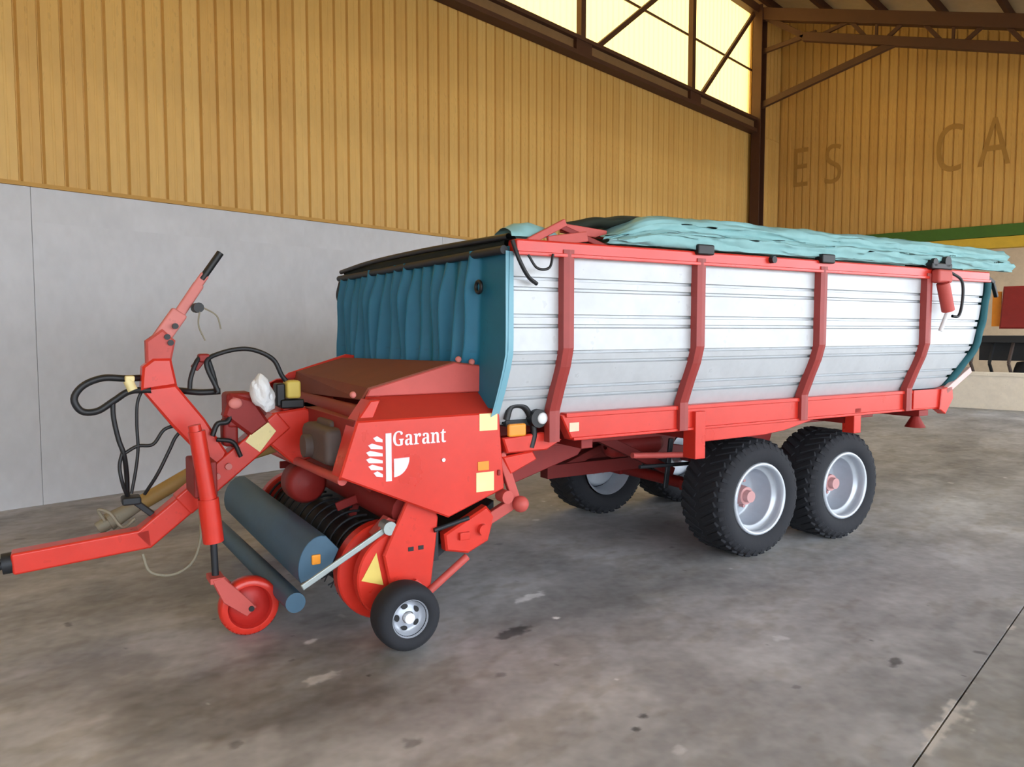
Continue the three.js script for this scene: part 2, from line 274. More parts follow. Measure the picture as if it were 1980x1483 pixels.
// steelwork
{
  const b = group('beam_left'); tag(b, 'long dark steel beam running along the left wall', 'beam', 'structure');
  const zc = ZW + 0.13, y0 = 5.8, y1 = 6.1;
  obj('flange', box(XL, 16.2, y0, y0 + 0.07, zc - 0.1, zc + 0.1), M.steelBrown, b); obj('flange', box(XL, 16.2, y1 - 0.06, y1, zc - 0.1, zc + 0.1), M.steelBrown, b);
  obj('web', plain(XL, 16.2, y0 + 0.05, y1 - 0.05, zc - 0.012, zc + 0.02), mat('#8a6a44', { roughness: 0.6 }), b);  // lighter than the flanges: the light it catches is painted in
  for (const x of [9.95, 13.45]) obj('stiffener', box(x - 0.2, x + 0.2, y0 + 0.06, y1 - 0.05, zc, zc + 0.08), M.steelBrown, b);
  const t = group('truss_left'); tag(t, 'dark lattice bracing in front of the translucent sheets', 'truss', 'structure');
  obj('chord', box(XL, 16.2, 8.28, 8.46, zc - 0.08, zc + 0.08), M.steelBrown, t);
  for (const x of [3.0, 6.5, 9.97, 13.42]) obj('strut', box(x - 0.06, x + 0.06, y1, 8.3, zc - 0.05, zc + 0.05), M.steelBrown, t);
  for (const [a, c] of [[3.45, 6.35], [6.95, 9.8], [10.4, 13.3], [13.8, 16.0]]) obj('diagonal_brace', bar(V(a, y1, zc), V(c, 8.25, zc), 0.085, 0.06), M.steelBrown, t);
  obj('tie_rod', rod(V(8, 7.15, ZW + 0.03), V(16.2, 7.15, ZW + 0.03), 0.022), M.steelBrown, t);
  const xc = 16.2, zt = -7.5;
  const col = group('column_1'); tag(col, 'dark steel column in the corner of the hall', 'column', 'structure');
  obj('flange', box(xc - 0.13, xc - 0.1, 0, 8.45, zt - 0.1, zt + 0.1), M.steelBrown, col); obj('flange', box(xc + 0.1, xc + 0.13, 0, 8.45, zt - 0.1, zt + 0.1), M.steelBrown, col); obj('web', plain(xc - 0.1, xc + 0.1, 0, 8.4, zt - 0.012, zt + 0.012), M.steelBrown, col);
  const tr = group('truss_right'); tag(tr, 'dark sloping lattice roof truss joined to the corner column', 'truss', 'structure');
  const top = (z) => 8.34 - 0.292 * (z + 7.69), bot = (z) => 7.54 - 0.297 * (z + 6.39);
  obj('chord', bar(V(xc, top(zt), zt), V(xc, top(ZO), ZO), 0.24, 0.2), M.steelBrown, tr);
  obj('chord', bar(V(xc, bot(-6.55), -6.55), V(xc, bot(ZO), ZO), 0.17, 0.16), M.steelBrown, tr);
  obj('diagonal_brace', bar(V(xc, top(-7.4) - 0.05, -7.4), V(xc, bot(-6.5), -6.5), 0.11, 0.08), M.steelBrown, tr);
  for (let z = -5.65; z < ZO - 1; z += 1.34) {
    obj('diagonal_brace', bar(V(xc, top(z) - 0.05, z), V(xc, bot(z + 0.38), z + 0.38), 0.075, 0.06), M.steelBrown, tr);
    obj('strut', bar(V(xc, top(z + 0.52), z + 0.52), V(xc, bot(z + 0.52), z + 0.52), 0.06, 0.05), M.steelBrown, tr);
    obj('diagonal_brace', bar(V(xc, bot(z + 0.66), z + 0.66), V(xc, top(z + 1.02) - 0.05, z + 1.02), 0.075, 0.06), M.steelBrown, tr);
  }
  obj('diagonal_brace', bar(V(xc, bot(-6.3), -6.3), V(xc, top(-5.5), -5.5), 0.07, 0.06), M.steelBrown, tr);
  obj('knee_brace', bar(V(xc, 6.37, -7.45), V(xc, 7.06, -4.7), 0.13, 0.1), M.steelBrown, tr);
  obj('knee_brace', bar(V(xc, 7.49, -7.45), V(xc, 7.62, -6.3), 0.09, 0.08), M.steelBrown, tr);
}
// a red machine in the next bay
{
  const t = group('parked_machine'); tag(t, 'red farm machine on a dark frame beyond the back wall opening', 'machine'); t.position.set(20, 0, -2.2);
  obj('hopper', [prism([[-1.25, 1.6], [0.6, 1.6], [0.75, 2.5], [-1.2, 2.5]], -0.6, 0.6, 0.03).rotateY(-Math.PI / 2)], M.redDark, t);
  obj('side_guard', box(-0.45, -0.4, 1.65, 2.4, -1.42, -1.25), M.orange, t);
  obj('frame', [box(-0.5, 0.5, 1.3, 1.45, -1.6, 1.2), box(-0.1, 0.1, 0.9, 1.3, -1.7, 1.2)], M.darkSteel, t);
  for (let k = 0; k < 6; k++) { const z = -1.75 + k * 0.36; obj('tine', [bar(V(-0.25, 1.3, z), V(-0.4, 0.85, z - 0.05), 0.06, 0.05), bar(V(-0.4, 0.85, z - 0.05), V(-0.15, 0.5, z), 0.06, 0.05)], k % 2 ? M.darkSteel : M.greyBox, t); }
  for (const z of [-0.9, 0.9]) obj('wheel', latheZ([[0.12, -0.12], [0.3, -0.14], [0.42, -0.1], [0.44, 0], [0.42, 0.1], [0.3, 0.14], [0.12, 0.12]], 28).translate(0.1, 0.45, z), M.rubber, t);
}
// ---------------------------------------------------------------- the loader wagon (x to its rear, z to its near side)
const wagon = group('loader_wagon');
tag(wagon, 'red forage loader wagon with ribbed silver sides and a teal front curtain', 'trailer');
wagon.position.set(5.679, 0, -3.095); wagon.rotation.y = THREE.MathUtils.degToRad(-16.947);
const part = (name, g, m, label, parent = wagon) => { const o = obj(name, g, m, parent); if (label) o.userData.label = label; return o; };
// body cross-section: half width at height y, and where the rear end lies
const half = (y) => (y > 1.45 ? 1.235 : 1.235 - 0.165 * Math.pow((1.45 - y) / 0.37, 1.25));
const rearX = (y) => 1.84 - 0.3 * Math.pow(clamp((1.95 - y) / 0.85), 1.7);
const sides = [1, -1];
for (const s of sides) {
  // ribbed side boards, five rows, each a wide face and a narrow recess
  const pitch = 0.19, y0 = 1.95;
  for (let k = 0; k < 5; k++) {
    const ys = y0 - k * pitch, prof = [[ys - 0.001, -0.02], [ys - 0.006, 0.002], [ys - 0.122, 0.002], [ys - 0.125, -0.022], [ys - 0.138, -0.022], [ys - 0.141, 0.0], [ys - 0.174, 0.0], [ys - 0.177, -0.022], [ys - 0.19, -0.022]].map(([y, o]) => [Math.max(y, 1.05), o]);
    const pts = []; for (let i = 0; i < prof.length; i++) { pts.push(prof[i]); if (i === 1) for (let q = 1; q < 5; q++) pts.push([prof[1][0] + (prof[2][0] - prof[1][0]) * q / 5, 0.002]); }
    const n = pts.length - 1, nx = 24;
    const at = (i, u, t) => { const [y, o] = pts[i], xe = rearX(y), x = -2.5 + (xe + 2.5) * u; return V(x, y, s * (half(y) + o - t)); };
    const outer = grid(nx, n, (u, v) => at(Math.round(v * n), s > 0 ? u : 1 - u, 0)), inner = grid(nx, n, (u, v) => at(Math.round(v * n), s > 0 ? 1 - u : u, 0.03));
    const ends = [0, 1].map((e) => grid(1, n, (u, v) => at(Math.round(v * n), e, (e === 1) === (s > 0) ? 0.03 * u : 0.03 * (1 - u))));
    part('side_board', [outer.toNonIndexed(), inner, ...ends].map((g) => { const q = g.index ? g.toNonIndexed() : g; q.computeVertexNormals(); return q; }), M.board);
  }
  // bent posts
  for (const x of [-2.19, -1.25, -0.156, 1.03]) {
    const zo = (y) => Math.max(half(y) + 0.045, 1.152), P = [[1.97], [1.7], [1.46], [1.36], [1.25], [1.12], [0.95]].map(([y]) => [s * zo(Math.max(y, 1.08)), y]);
    const w2 = 0.033, geos = [];
    const q = grid(4, P.length - 1, (u, v) => { const i = Math.round(v * (P.length - 1)), [z, y] = P[i], k = Math.round(u * 4); const off = [[-w2, -0.046], [-w2, 0.006], [0, 0.012], [w2, 0.006], [w2, -0.046]][s > 0 ? k : 4 - k]; return V(x + off[0], y, z + s * off[1]); });
    const qq = q.toNonIndexed(); qq.computeVertexNormals(); geos.push(qq);
    part('post', geos, new THREE.MeshStandardMaterial({ ...{ color: '#a23a34', roughness: 0.5, map: wearTex }, side: THREE.DoubleSide }));
  }
  part('top_rail', [box(-2.505, 1.85, 1.94, 2.012, s > 0 ? 1.19 : -1.28, s > 0 ? 1.28 : -1.19, 0.012), box(-2.5, 1.85, 1.93, 1.95, s > 0 ? 1.25 : -1.29, s > 0 ? 1.29 : -1.25)], M.red);
  // chassis side beam, a channel
  const zb = s > 0 ? [1.05, 1.13] : [-1.13, -1.05];
  const b = part('side_beam', [prism([[-2.13, 1.09], [1.48, 1.09], [1.48, 0.955], [-2.06, 0.955]], zb[0], zb[1], 0.008), box(-2.1, 1.5, 1.075, 1.1, zb[0] - 0.01, zb[1] + 0.012), box(-2.05, 1.5, 0.945, 0.962, zb[0] - 0.01, zb[1] + 0.012)], M.red);
  if (s > 0) part('sticker', box(-2.075, -2.01, 0.995, 1.045, 1.131, 1.134, 0.001), M.paleSticker, 'small pale sticker', b);
  const hub = part('wheel_arch_plate', prism([[-1.12, 0.955], [0.2, 0.955], [0.02, 0.945], [-0.14, 0.915], [-0.3, 0.885], [-0.5, 0.868], [-1.12, 0.862]], zb[0] + 0.01, zb[1] - 0.012, 0.004), M.red);
  part('hanger', box(-1.155, -1.07, 0.765, 1.06, zb[0], zb[1] + 0.03, 0.006), M.red);
  part('hanger', box(0.42, 0.5, 0.815, 1.0, zb[0] - 0.02, zb[1], 0.006), M.red);
  part('corner_trim', grid(1, 10, (u, v) => { const y = 1.95 - 0.86 * v; return V(-2.555 + 0.055 * (s > 0 ? u : 1 - u), y, s * (half(y) + 0.022 - 0.014 * (s > 0 ? u : 1 - u))); }), new THREE.MeshStandardMaterial({ color: '#76a9b8', roughness: 0.5, side: THREE.DoubleSide }), 'pale blue corner strip');  // teal reflected in the board edge is put into this blue
}
part('floor_deck', box(-2.45, 1.5, 1.04, 1.075, -1.08, 1.08), M.darkSteel);
part('front_bulkhead', prism([[-1.05, 1.08], [1.05, 1.08], [1.05, 1.2], [-1.05, 1.2]], 0, 0.03, 0).rotateY(Math.PI / 2).translate(-2.5, 0, 0), M.redDark);
// rear: teal cloth following the curved end, with a light frame arm below
part('rear_curtain', grid(40, 16, (u, v) => { const y = 1.97 - 0.9 * v; return V(rearX(y) + 0.045 + 0.012 * Math.sin(u * 60), y, (1 - 2 * u) * (half(y) + 0.012)); }), M.teal, 'dark teal rear cloth');
part('rear_curtain_edge', tube([...Array(12).keys()].map((i) => { const y = 1.93 - i * 0.078; return V(rearX(y) + 0.035 + 0.008 * Math.sin(i * 2.1), y, half(y) + 0.014); }), 0.028, 40), M.teal);
for (const s of sides) {
  part('tailgate_arm', bar(V(1.5, 1.075, s * 1.15), V(1.84, 1.24, s * 1.15), 0.05, 0.04), mat('#e9c4bd', { roughness: 0.5 }));
  part('rear_bracket', [box(1.1, 1.52, 0.955, 1.1, s * 1.1 - 0.04, s * 1.1 + 0.05), prism([[1.44, 1.1], [1.58, 1.12], [1.6, 1.02], [1.5, 0.9], [1.42, 0.94]], s * 1.12 - 0.02, s * 1.12 + 0.05)], M.red);
  part('tailgate_hook', [bar(V(1.84, 1.97, s * 1.26), V(1.94, 1.93, s * 1.26), 0.03, 0.03), bar(V(1.92, 1.94, s * 1.26), V(1.99, 1.82, s * 1.26), 0.025, 0.03)], M.black);
}
part('rear_step', [box(1.16, 1.28, 0.9, 0.945, 0.98, 1.16), new THREE.CylinderGeometry(0.02, 0.075, 0.1, 12).translate(1.21, 0.86, 1.1)], M.redDark);
{ // near-side tailgate cylinder at the last post
  const c = part('tailgate_cylinder', [rod(V(1.12, 1.9, 1.33), V(1.2, 1.7, 1.33), 0.045), box(1.04, 1.22, 1.9, 2.0, 1.28, 1.35, 0.02)], M.redFaded, 'faded red hydraulic cylinder');
  part('piston_rod', rod(V(1.2, 1.7, 1.33), V(1.16, 1.55, 1.3), 0.016), M.white, null, c);
  part('hose', tube([V(1.2, 1.98, 1.34), V(1.31, 1.92, 1.36), V(1.325, 1.75, 1.36), V(1.28, 1.66, 1.36), V(1.22, 1.66, 1.35)], 0.011), M.hose, null, c);
  part('hinge', [box(1.0, 1.26, 2.0, 2.05, 1.1, 1.32, 0.012), rod(V(1.04, 2.05, 1.24), V(1.04, 2.05, 1.32), 0.03), rod(V(1.2, 2.06, 1.24), V(1.2, 2.06, 1.32), 0.04)], M.black);
}
for (const x of [-1.25, -0.156]) part('cover_buckle', [box(x - 0.05, x + 0.08, 1.99, 2.05, 1.24, 1.31, 0.01)], M.black);
part('rail_knob', rod(V(-0.66, 1.99, 1.28), V(-0.66, 1.99, 1.31), 0.022), M.black);
// front curtain with hanging folds
{
  const ridges = [...Array(15).keys()].map((i) => [-1.17 + i * 0.148 + 0.04 * (rnd() - 0.5), 0.024 + 0.016 * rnd(), 0.07 * (rnd() - 0.5)]);
  const clothMat = mat('#13708f', { roughness: 0.6, side: THREE.DoubleSide });
  const g = grid(420, 24, (u, v) => {
    const y = 1.975 - 0.83 * v, h = half(y) + 0.02, z = (2 * u - 1) * h; let x = -2.53;
    for (const [rz, a, lean] of ridges) { const d = (2 * u - 1) * 1.235 - rz - lean * v * 1.2; const e = d > 0 ? Math.exp(-d * d / 0.0005) : Math.exp(-d * d / 0.005); x -= 2.3 * a * (0.5 + 0.5 * smooth(0, 0.3, v)) * e * (1 + 0.2 * Math.sin(v * 5 + rz * 30)); }
    return V(x - 0.015 * v, y, z);
  });
  const c = part('front_curtain', g, clothMat, 'teal cloth curtain hanging in folds');
  part('eyelet', [new THREE.TorusGeometry(0.03, 0.01, 8, 16).rotateY(Math.PI / 2).translate(-2.58, 1.78, 1.02)], M.black, null, c);
  part('front_bar', [rod(V(-2.56, 1.955, -1.29), V(-2.56, 1.955, 1.25), 0.022)], M.darkSteel);
  part('front_bar', [tube([V(-2.55, 2.005, -1.27), V(-2.55, 2.03, -0.7), V(-2.55, 2.035, 0.2), V(-2.54, 2.02, 1.26)], 0.017)], M.black);
  const roll = grid(60, 12, (u, v) => { const a = v * Math.PI * 2, r = 0.036 + 0.012 * fbm(u * 14, v * 4, 2); return V(-2.49 + r * Math.cos(a), 1.995 + r * Math.sin(a), -1.26 + 2.46 * u); });
  part('rolled_net', roll, new THREE.MeshStandardMaterial({ color: '#1e241f', roughness: 0.9, side: THREE.DoubleSide }), 'dark rolled netting along the front');
  part('strap', tube([V(-2.56, 1.93, -1.27), V(-2.58, 1.82, -1.28), V(-2.56, 1.72, -1.24), V(-2.55, 1.6, -1.25)], 0.012), M.black);
  part('strap', tube([V(-2.53, 2.0, 1.28), V(-2.5, 1.9, 1.3), V(-2.44, 1.82, 1.29), V(-2.38, 1.79, 1.27)], 0.011), M.black);
  part('strap', tube([V(-2.45, 1.93, 1.3), V(-2.4, 1.865, 1.31), V(-2.33, 1.87, 1.31), V(-2.3, 1.94, 1.3)], 0.007), M.black);
}
// folded cover lying along the near top edge
{
  const wr = (x, k) => 0.05 * (fbm(x * 3.1 + k * 7, k * 5.3, 3) - 0.5) + 0.03 * (fbm(x * 9 + k * 3, k * 9, 2) - 0.5);
  const top = (x) => 0.155 * smooth(-2.0, -1.5, x) * (1 - 0.1 * smooth(1, 2.5, x)) + 0.035;
  const sect = [[1.25, 0.0], [1.275, 0.02], [1.29, 0.35], [1.26, 0.42], [1.235, 0.5], [1.245, 0.75], [1.2, 0.95], [1.05, 1.0], [0.8, 0.97], [0.55, 0.85], [0.4, 0.45], [0.38, 0.0]];
  const f = (u, v) => { const x = -1.93 + 4.12 * u, i = v * (sect.length - 1), a = sect[Math.floor(i)], b = sect[Math.min(sect.length - 1, Math.floor(i) + 1)], t = i - Math.floor(i); const z = a[0] + (b[0] - a[0]) * t, h = a[1] + (b[1] - a[1]) * t; return V(x + 0.02 * wr(x, v * 9) * 10, 2.025 + top(x) * h + wr(x, v * 7) * (v > 0.05 ? 0.7 : 0.2), z + wr(x + 5, v * 7) * 0.8); };
  part('folded_cover', grid(150, 44, f), M.cover, 'pale teal folded cover');
  const f2 = (u, v) => { const a = v * Math.PI * 2, x = -2.13 + 0.62 * u, r = (0.05 + 0.03 * fbm(x * 9, v * 5, 2)) * Math.sin(Math.PI * clamp(u, 0.04, 0.96)) ** 0.5; return V(x, 2.115 + 0.09 * u + r * 0.5 * Math.sin(a), 1.05 + 1.6 * r * Math.cos(a)); };
  part('bunched_net', grid(30, 14, f2), new THREE.MeshStandardMaterial({ color: '#20281c', roughness: 0.9, side: THREE.DoubleSide }), 'dark bunched netting');
  part('cover_corner', grid(16, 12, (u, v) => { const a = Math.PI * v, x = -2.5 + 0.28 * u, r = 0.055 + 0.02 * fbm(u * 6, v * 4, 2); return V(x, 2.03 + r * Math.sin(a) * (0.7 + 0.6 * Math.sin(u * Math.PI)), 1.13 + 1.5 * r * Math.cos(a)); }), M.cover);
  part('cover_arm', bar(V(-2.21, 2.105, 1.2), V(-1.92, 2.0, 1.25), 0.03, 0.02), M.redDark);
  part('cover_arm', [bar(V(-2.42, 2.0, 1.25), V(-2.17, 2.12, 1.22), 0.04, 0.02)], M.redFaded);
  part('cover_arm', [bar(V(-2.3, 2.01, 1.25), V(-2.05, 2.05, 1.25), 0.055, 0.02), bar(V(-2.15, 2.1, 1.15), V(-1.85, 2.08, 1.15), 0.05, 0.03)], M.redFaded);
}
// running gear
function makeWheel(x, z, s) {
  const R = 0.408, w = 0.39, r = 0.238, g = group('wheel', wagon); g.position.set(x, R - 0.002, z);
  const h = w / 2, tire = [latheZ([[r, -h + 0.05], [r + 0.012, -h + 0.015], [r + 0.05, -h - 0.004], [R - 0.075, -h - 0.006], [R - 0.035, -h + 0.012], [R - 0.012, -h + 0.05], [R - 0.004, 0], [R - 0.012, h - 0.05], [R - 0.035, h - 0.012], [R - 0.075, h + 0.006], [r + 0.05, h + 0.004], [r + 0.012, h - 0.015], [r, h - 0.05]], 64)];
  for (let i = 0; i < 36; i++) for (const q of [-1, 1]) { const lug = new RoundedBoxGeometry(0.04, 0.024, 0.15, 1, 0.006).rotateY(q * 0.5).translate(0, R - 0.013, q * 0.085).rotateZ((i + (q > 0 ? 0.5 : 0)) / 36 * Math.PI * 2); tire.push(lug); }
  for (let i = 0; i < 36; i++) for (const q of [-1, 1]) tire.push(new RoundedBoxGeometry(0.03, 0.05, 0.016, 1, 0.006).rotateX(-q * 0.5).translate(0, R - 0.042, q * (h - 0.016)).rotateZ((i + (q > 0 ? 0.5 : 0)) / 36 * Math.PI * 2));
  part('tire', tire, M.rubber, null, g);
  const o = s * h, rimP = [[r + 0.004, 0.8], [r + 0.014, 0.93], [r + 0.006, 1.0], [r - 0.012, 0.98], [r - 0.016, 0.86], [r - 0.008, 0.72], [r - 0.014, 0.62], [r - 0.04, 0.6], [r - 0.044, 0.54], [r - 0.036, 0.42], [r - 0.038, 0.0], [r - 0.055, -0.22], [0.16, -0.3], [0.1, -0.22], [0.02, -0.22]].map(([a, b]) => [a, b * o]);
  const back = [[r, -0.95], [r - 0.03, -0.7], [r - 0.04, -0.1]].map(([a, b]) => [a, b * o]);
  part('rim', [latheZ(rimP, 56), latheZ(back, 56)], new THREE.MeshStandardMaterial({ color: '#ccd4dd', roughness: 0.38, metalness: 0.35, map: wearTex, side: THREE.DoubleSide }), 'silver rim', g);
  const hubG = [new THREE.CylinderGeometry(0.062, 0.075, 0.11, 24).rotateX(Math.PI / 2 * s).translate(0, 0, o * -0.22 + s * 0.055), new THREE.CylinderGeometry(0.04, 0.045, 0.05, 20).rotateX(Math.PI / 2 * s).translate(0, 0, o * -0.22 + s * 0.125)];
  for (let i = 0; i < 6; i++) hubG.push(new THREE.CylinderGeometry(0.012, 0.012, 0.04, 6).rotateX(Math.PI / 2).translate(0.105, 0, o * -0.22 + s * 0.02).rotateZ(i * Math.PI / 3));
  part('hub', hubG, mat('#cf9a98', { roughness: 0.5 }), 'faded red hub', g);
}
for (const x of [-0.39, 0.52]) for (const s of [1, -1]) makeWheel(s > 0 ? x : x - 0.1, s > 0 ? 0.815 : -0.72, s);
for (const x of [-0.42, 0.49]) part('axle', [rod(V(x, 0.4, -0.72), V(x, 0.4, 0.72), 0.045), box(x - 0.06, x + 0.06, 0.36, 0.5, -0.55, -0.4), box(x - 0.06, x + 0.06, 0.36, 0.5, 0.4, 0.55)], M.redDark);
for (const s of sides) {
  part('bogie_beam', prism([[-0.62, 0.47], [-0.1, 0.56], [0.16, 0.56], [0.68, 0.47], [0.68, 0.4], [0.16, 0.44], [-0.1, 0.44], [-0.62, 0.4]], s * 0.5 - 0.05, s * 0.5 + 0.05), M.redDark);
  part('chassis_rail', box(-2.35, 1.5, 0.82, 0.98, s * 0.5 - 0.045, s * 0.5 + 0.045), M.redDark);
  part('bogie_bracket', prism([[-0.2, 0.84], [0.26, 0.84], [0.12, 0.48], [-0.06, 0.48]], s * 0.5 - 0.06, s * 0.5 + 0.06), M.redDark);
}
for (const x of [-1.9, -1.1, -0.3, 0.46, 1.3]) part('cross_member', box(x - 0.04, x + 0.04, 0.88, 1.04, -1.06, 1.06), M.redDark);
part('brake_reservoir', latheZ([[0.02, -0.26], [0.06, -0.25], [0.085, -0.2], [0.085, 0.2], [0.06, 0.25], [0.02, 0.26]], 28).rotateY(Math.PI / 2).translate(-0.78, 0.7, 0.12), M.redDark);
part('cross_frame', [bar(V(-1.35, 0.86, 0.3), V(-0.55, 0.5, 0.3), 0.07, 0.05), bar(V(-1.3, 0.5, -0.15), V(-0.45, 0.8, -0.15), 0.06, 0.05), box(-1.4, -0.5, 0.46, 0.56, -0.2, -0.1), box(-1.05, -0.62, 0.44, 0.72, -0.3, -0.22)], mat('#74150f', { roughness: 0.7 }));
part('brake_lever', [bar(V(-0.75, 0.42, 0.45), V(-0.7, 0.78, 0.45), 0.04, 0.02), rod(V(-1.0, 0.6, 0.46), V(-0.4, 0.58, 0.46), 0.014)], M.darkSteel);
part('brake_rod', rod(V(-1.2, 0.72, 0.62), V(0.2, 0.62, 0.62), 0.02), M.redFaded);
part('scraper_floor_housing', prism([[-2.4, 0.98], [-1.3, 0.98], [-1.5, 0.72], [-2.0, 0.58], [-2.4, 0.6]], -0.42, 0.42), M.redDark);
// hood over the loading unit
const hoodZ = 1.1;
const hp = part('hood_side_panel', [prism([[-3.28, 1.122], [-2.5, 1.125], [-2.47, 0.715], [-2.8, 0.598], [-3.37, 0.858]], hoodZ - 0.03, hoodZ, 0.008)], M.red, 'bright red side panel with white emblem');
part('sticker', box(-2.622, -2.515, 1.032, 1.122, hoodZ, hoodZ + 0.003, 0.001), M.sticker, 'cream sticker', hp);
part('sticker', box(-2.642, -2.536, 0.713, 0.815, hoodZ, hoodZ + 0.003, 0.001), M.sticker, 'cream sticker', hp);
part('sticker', box(-2.632, -2.566, 0.825, 0.872, hoodZ, hoodZ + 0.003, 0.001), M.orange, 'orange sticker', hp);
{
  const serif = await new FontLoader().loadAsync('fonts/droid/droid_serif_bold.typeface.json');
  const t = new TextGeometry('Garant', { font: serif, size: 0.072, depth: 0.003, curveSegments: 6 }); t.computeBoundingBox();
  const w = t.boundingBox.max.x - t.boundingBox.min.x; t.scale(0.285 / w, 1, 1).translate(-3.105, 0.99, hoodZ);
  part('lettering', t, M.print, 'white serif lettering', hp);
  const e = [], cx = -3.125, cy = 0.94, R = 0.115;
  const flat = (pts) => prism(pts, hoodZ, hoodZ + 0.003, 0);
  e.push(flat([[cx - 0.014, cy - R - 0.005], [cx + 0.016, cy - R - 0.005], [cx + 0.016, cy + R], [cx - 0.014, cy + R]]));
  for (let k = 0; k < 6; k++) {                                    // left half: short curved ears around the stem
    const y = cy + 0.085 - k * 0.034, x0 = cx - Math.sqrt(Math.max(R * R - (y - cy) ** 2, 0.0004)), x1 = cx - 0.03;
    e.push(flat([[x0, y + 0.012], [x0 + 0.02, y + 0.02], [x1, y + 0.002], [x1, y - 0.012], [x0 + 0.014, y - 0.006]]));
  }
  const leaf = []; for (let k = 0; k <= 16; k++) { const a = k / 16; leaf.push([cx + 0.03 + 0.09 * Math.sin(a * Math.PI * 0.5), cy - 0.012 - 0.095 * (1 - Math.cos(a * Math.PI * 0.5))]); }
  const s1 = []; for (let k = 0; k <= 12; k++) { const a = -Math.PI / 2 + k / 12 * Math.PI / 2 * 0.98; s1.push([cx + 0.028 + 0.082 * Math.cos(a), cy - 0.008 + 0.095 * Math.sin(a)]); } s1.push([cx + 0.028, cy - 0.012]);
  e.push(flat(s1));
  part('emblem', e, M.print, 'round white emblem of ears and leaf', hp);
  part('bolt', rod(V(-2.83, 0.9, hoodZ), V(-2.83, 0.9, hoodZ + 0.008), 0.01, 10), M.white, null, hp);
  part('panel_latch', box(-2.515, -2.5, 0.79, 0.82, hoodZ - 0.005, hoodZ + 0.01), M.redDark, null, hp);
}
part('hood_side_panel', prism([[-3.28, 1.122], [-2.5, 1.125], [-2.47, 0.715], [-2.8, 0.598], [-3.37, 0.858]], -hoodZ, -hoodZ + 0.03, 0.008), M.red);
part('hood_bevel', quad(V(-3.28, 1.12, 1.09), V(-2.5, 1.123, 1.09), V(-2.52, 1.222, 0.94), V(-3.18, 1.222, 0.94), 0.008), mat('#b8301f', { roughness: 0.6 }));  // darker red than the far bevel: shade from the dark ceiling painted in
part('hood_bevel', quad(V(-3.18, 1.222, -0.8), V(-2.52, 1.222, -0.8), V(-2.5, 1.123, -1.09), V(-3.28, 1.12, -1.09), 0.008), M.red);
part('hood_wedge', [prism([[-3.18, 1.224], [-2.53, 1.224], [-2.53, 1.363], [-2.69, 1.384], [-3.16, 1.262]], 0.93, 0.955, 0.006)], M.redFaded, 'lighter red wedge plate under the lid');
part('hood_wedge', [prism([[-3.15, 1.224], [-2.53, 1.224], [-2.53, 1.363], [-2.69, 1.384], [-3.1, 1.262]], -0.8, -0.77, 0.006)], M.red);
const lid = part('hood_lid', [quad(V(-3.17, 1.268, 0.95), V(-2.69, 1.39, 0.95), V(-2.72, 1.36, -0.8), V(-3.05, 1.27, -0.8), 0.01), quad(V(-2.69, 1.389, 0.95), V(-2.54, 1.368, 0.95), V(-2.54, 1.35, -0.8), V(-2.72, 1.359, -0.8), 0.01), quad(V(-3.2, 1.21, 0.93), V(-3.17, 1.268, 0.95), V(-3.05, 1.27, -0.8), V(-3.07, 1.13, -0.8), 0.01)], M.rust, 'rusty red sloping lid');
for (const d of [0, 0.09]) part('bolt', new THREE.SphereGeometry(0.017, 10, 8).translate(-3.24 + d * 1.4, 1.215 + 0.02, 0.93), M.redPink, null, lid);
for (const [x, y] of [[-2.66, 1.4], [-2.58, 1.385]]) part('bolt', new THREE.SphereGeometry(0.017, 10, 8).translate(x, y, 0.94), M.redPink, null, lid);
// front of the loading unit
part('front_flange', [prism([[-3.36, 0.84], [-3.27, 1.12], [-3.2, 1.215], [-3.15, 1.215], [-3.2, 1.1], [-3.29, 0.84]], 0.93, 1.07, 0.006)], M.red);
part('front_cross_tube', rod(V(-3.36, 0.80, -0.9), V(-3.34, 0.835, 1.05), 0.024), M.redFaded);
part('front_cross_tube', rod(V(-3.1, 1.1, -0.9), V(-3.2, 1.13, 1.0), 0.05), M.redDark);
part('inner_wall', [box(-2.75, -2.72, 0.6, 1.2, -0.9, 0.9)], M.redDark);
part('gearbox', [box(-3.36, -3.1, 0.87, 1.06, 0.42, 0.86, 0.035), rod(V(-3.4, 0.95, 0.6), V(-3.3, 0.95, 0.6), 0.06), box(-3.3, -3.15, 1.02, 1.09, 0.5, 0.75, 0.02)], M.greyBox, 'grey gearbox');
part('feed_rotor', [rod(V(-2.95, 0.62, -0.95), V(-2.95, 0.62, 0.95), 0.1), ...[...Array(9).keys()].map((i) => bar(V(-2.95, 0.62, -0.8 + i * 0.2), V(-2.95 - 0.22 * Math.cos(i), 0.62 + 0.22 * Math.sin(i), -0.8 + i * 0.2), 0.05, 0.02))], M.redDark);
part('drive_guard', latheZ([[0.0, 0.09], [0.09, 0.08], [0.12, 0.03], [0.12, -0.09], [0, -0.09]], 24).translate(-3.25, 0.66, 0.1), M.redDark);
part('conveyor_bottom', prism([[-3.0, 0.3], [-2.45, 0.62], [-2.45, 0.58], [-2.96, 0.24]], -0.95, 0.95, 0.004), M.darkSteel);
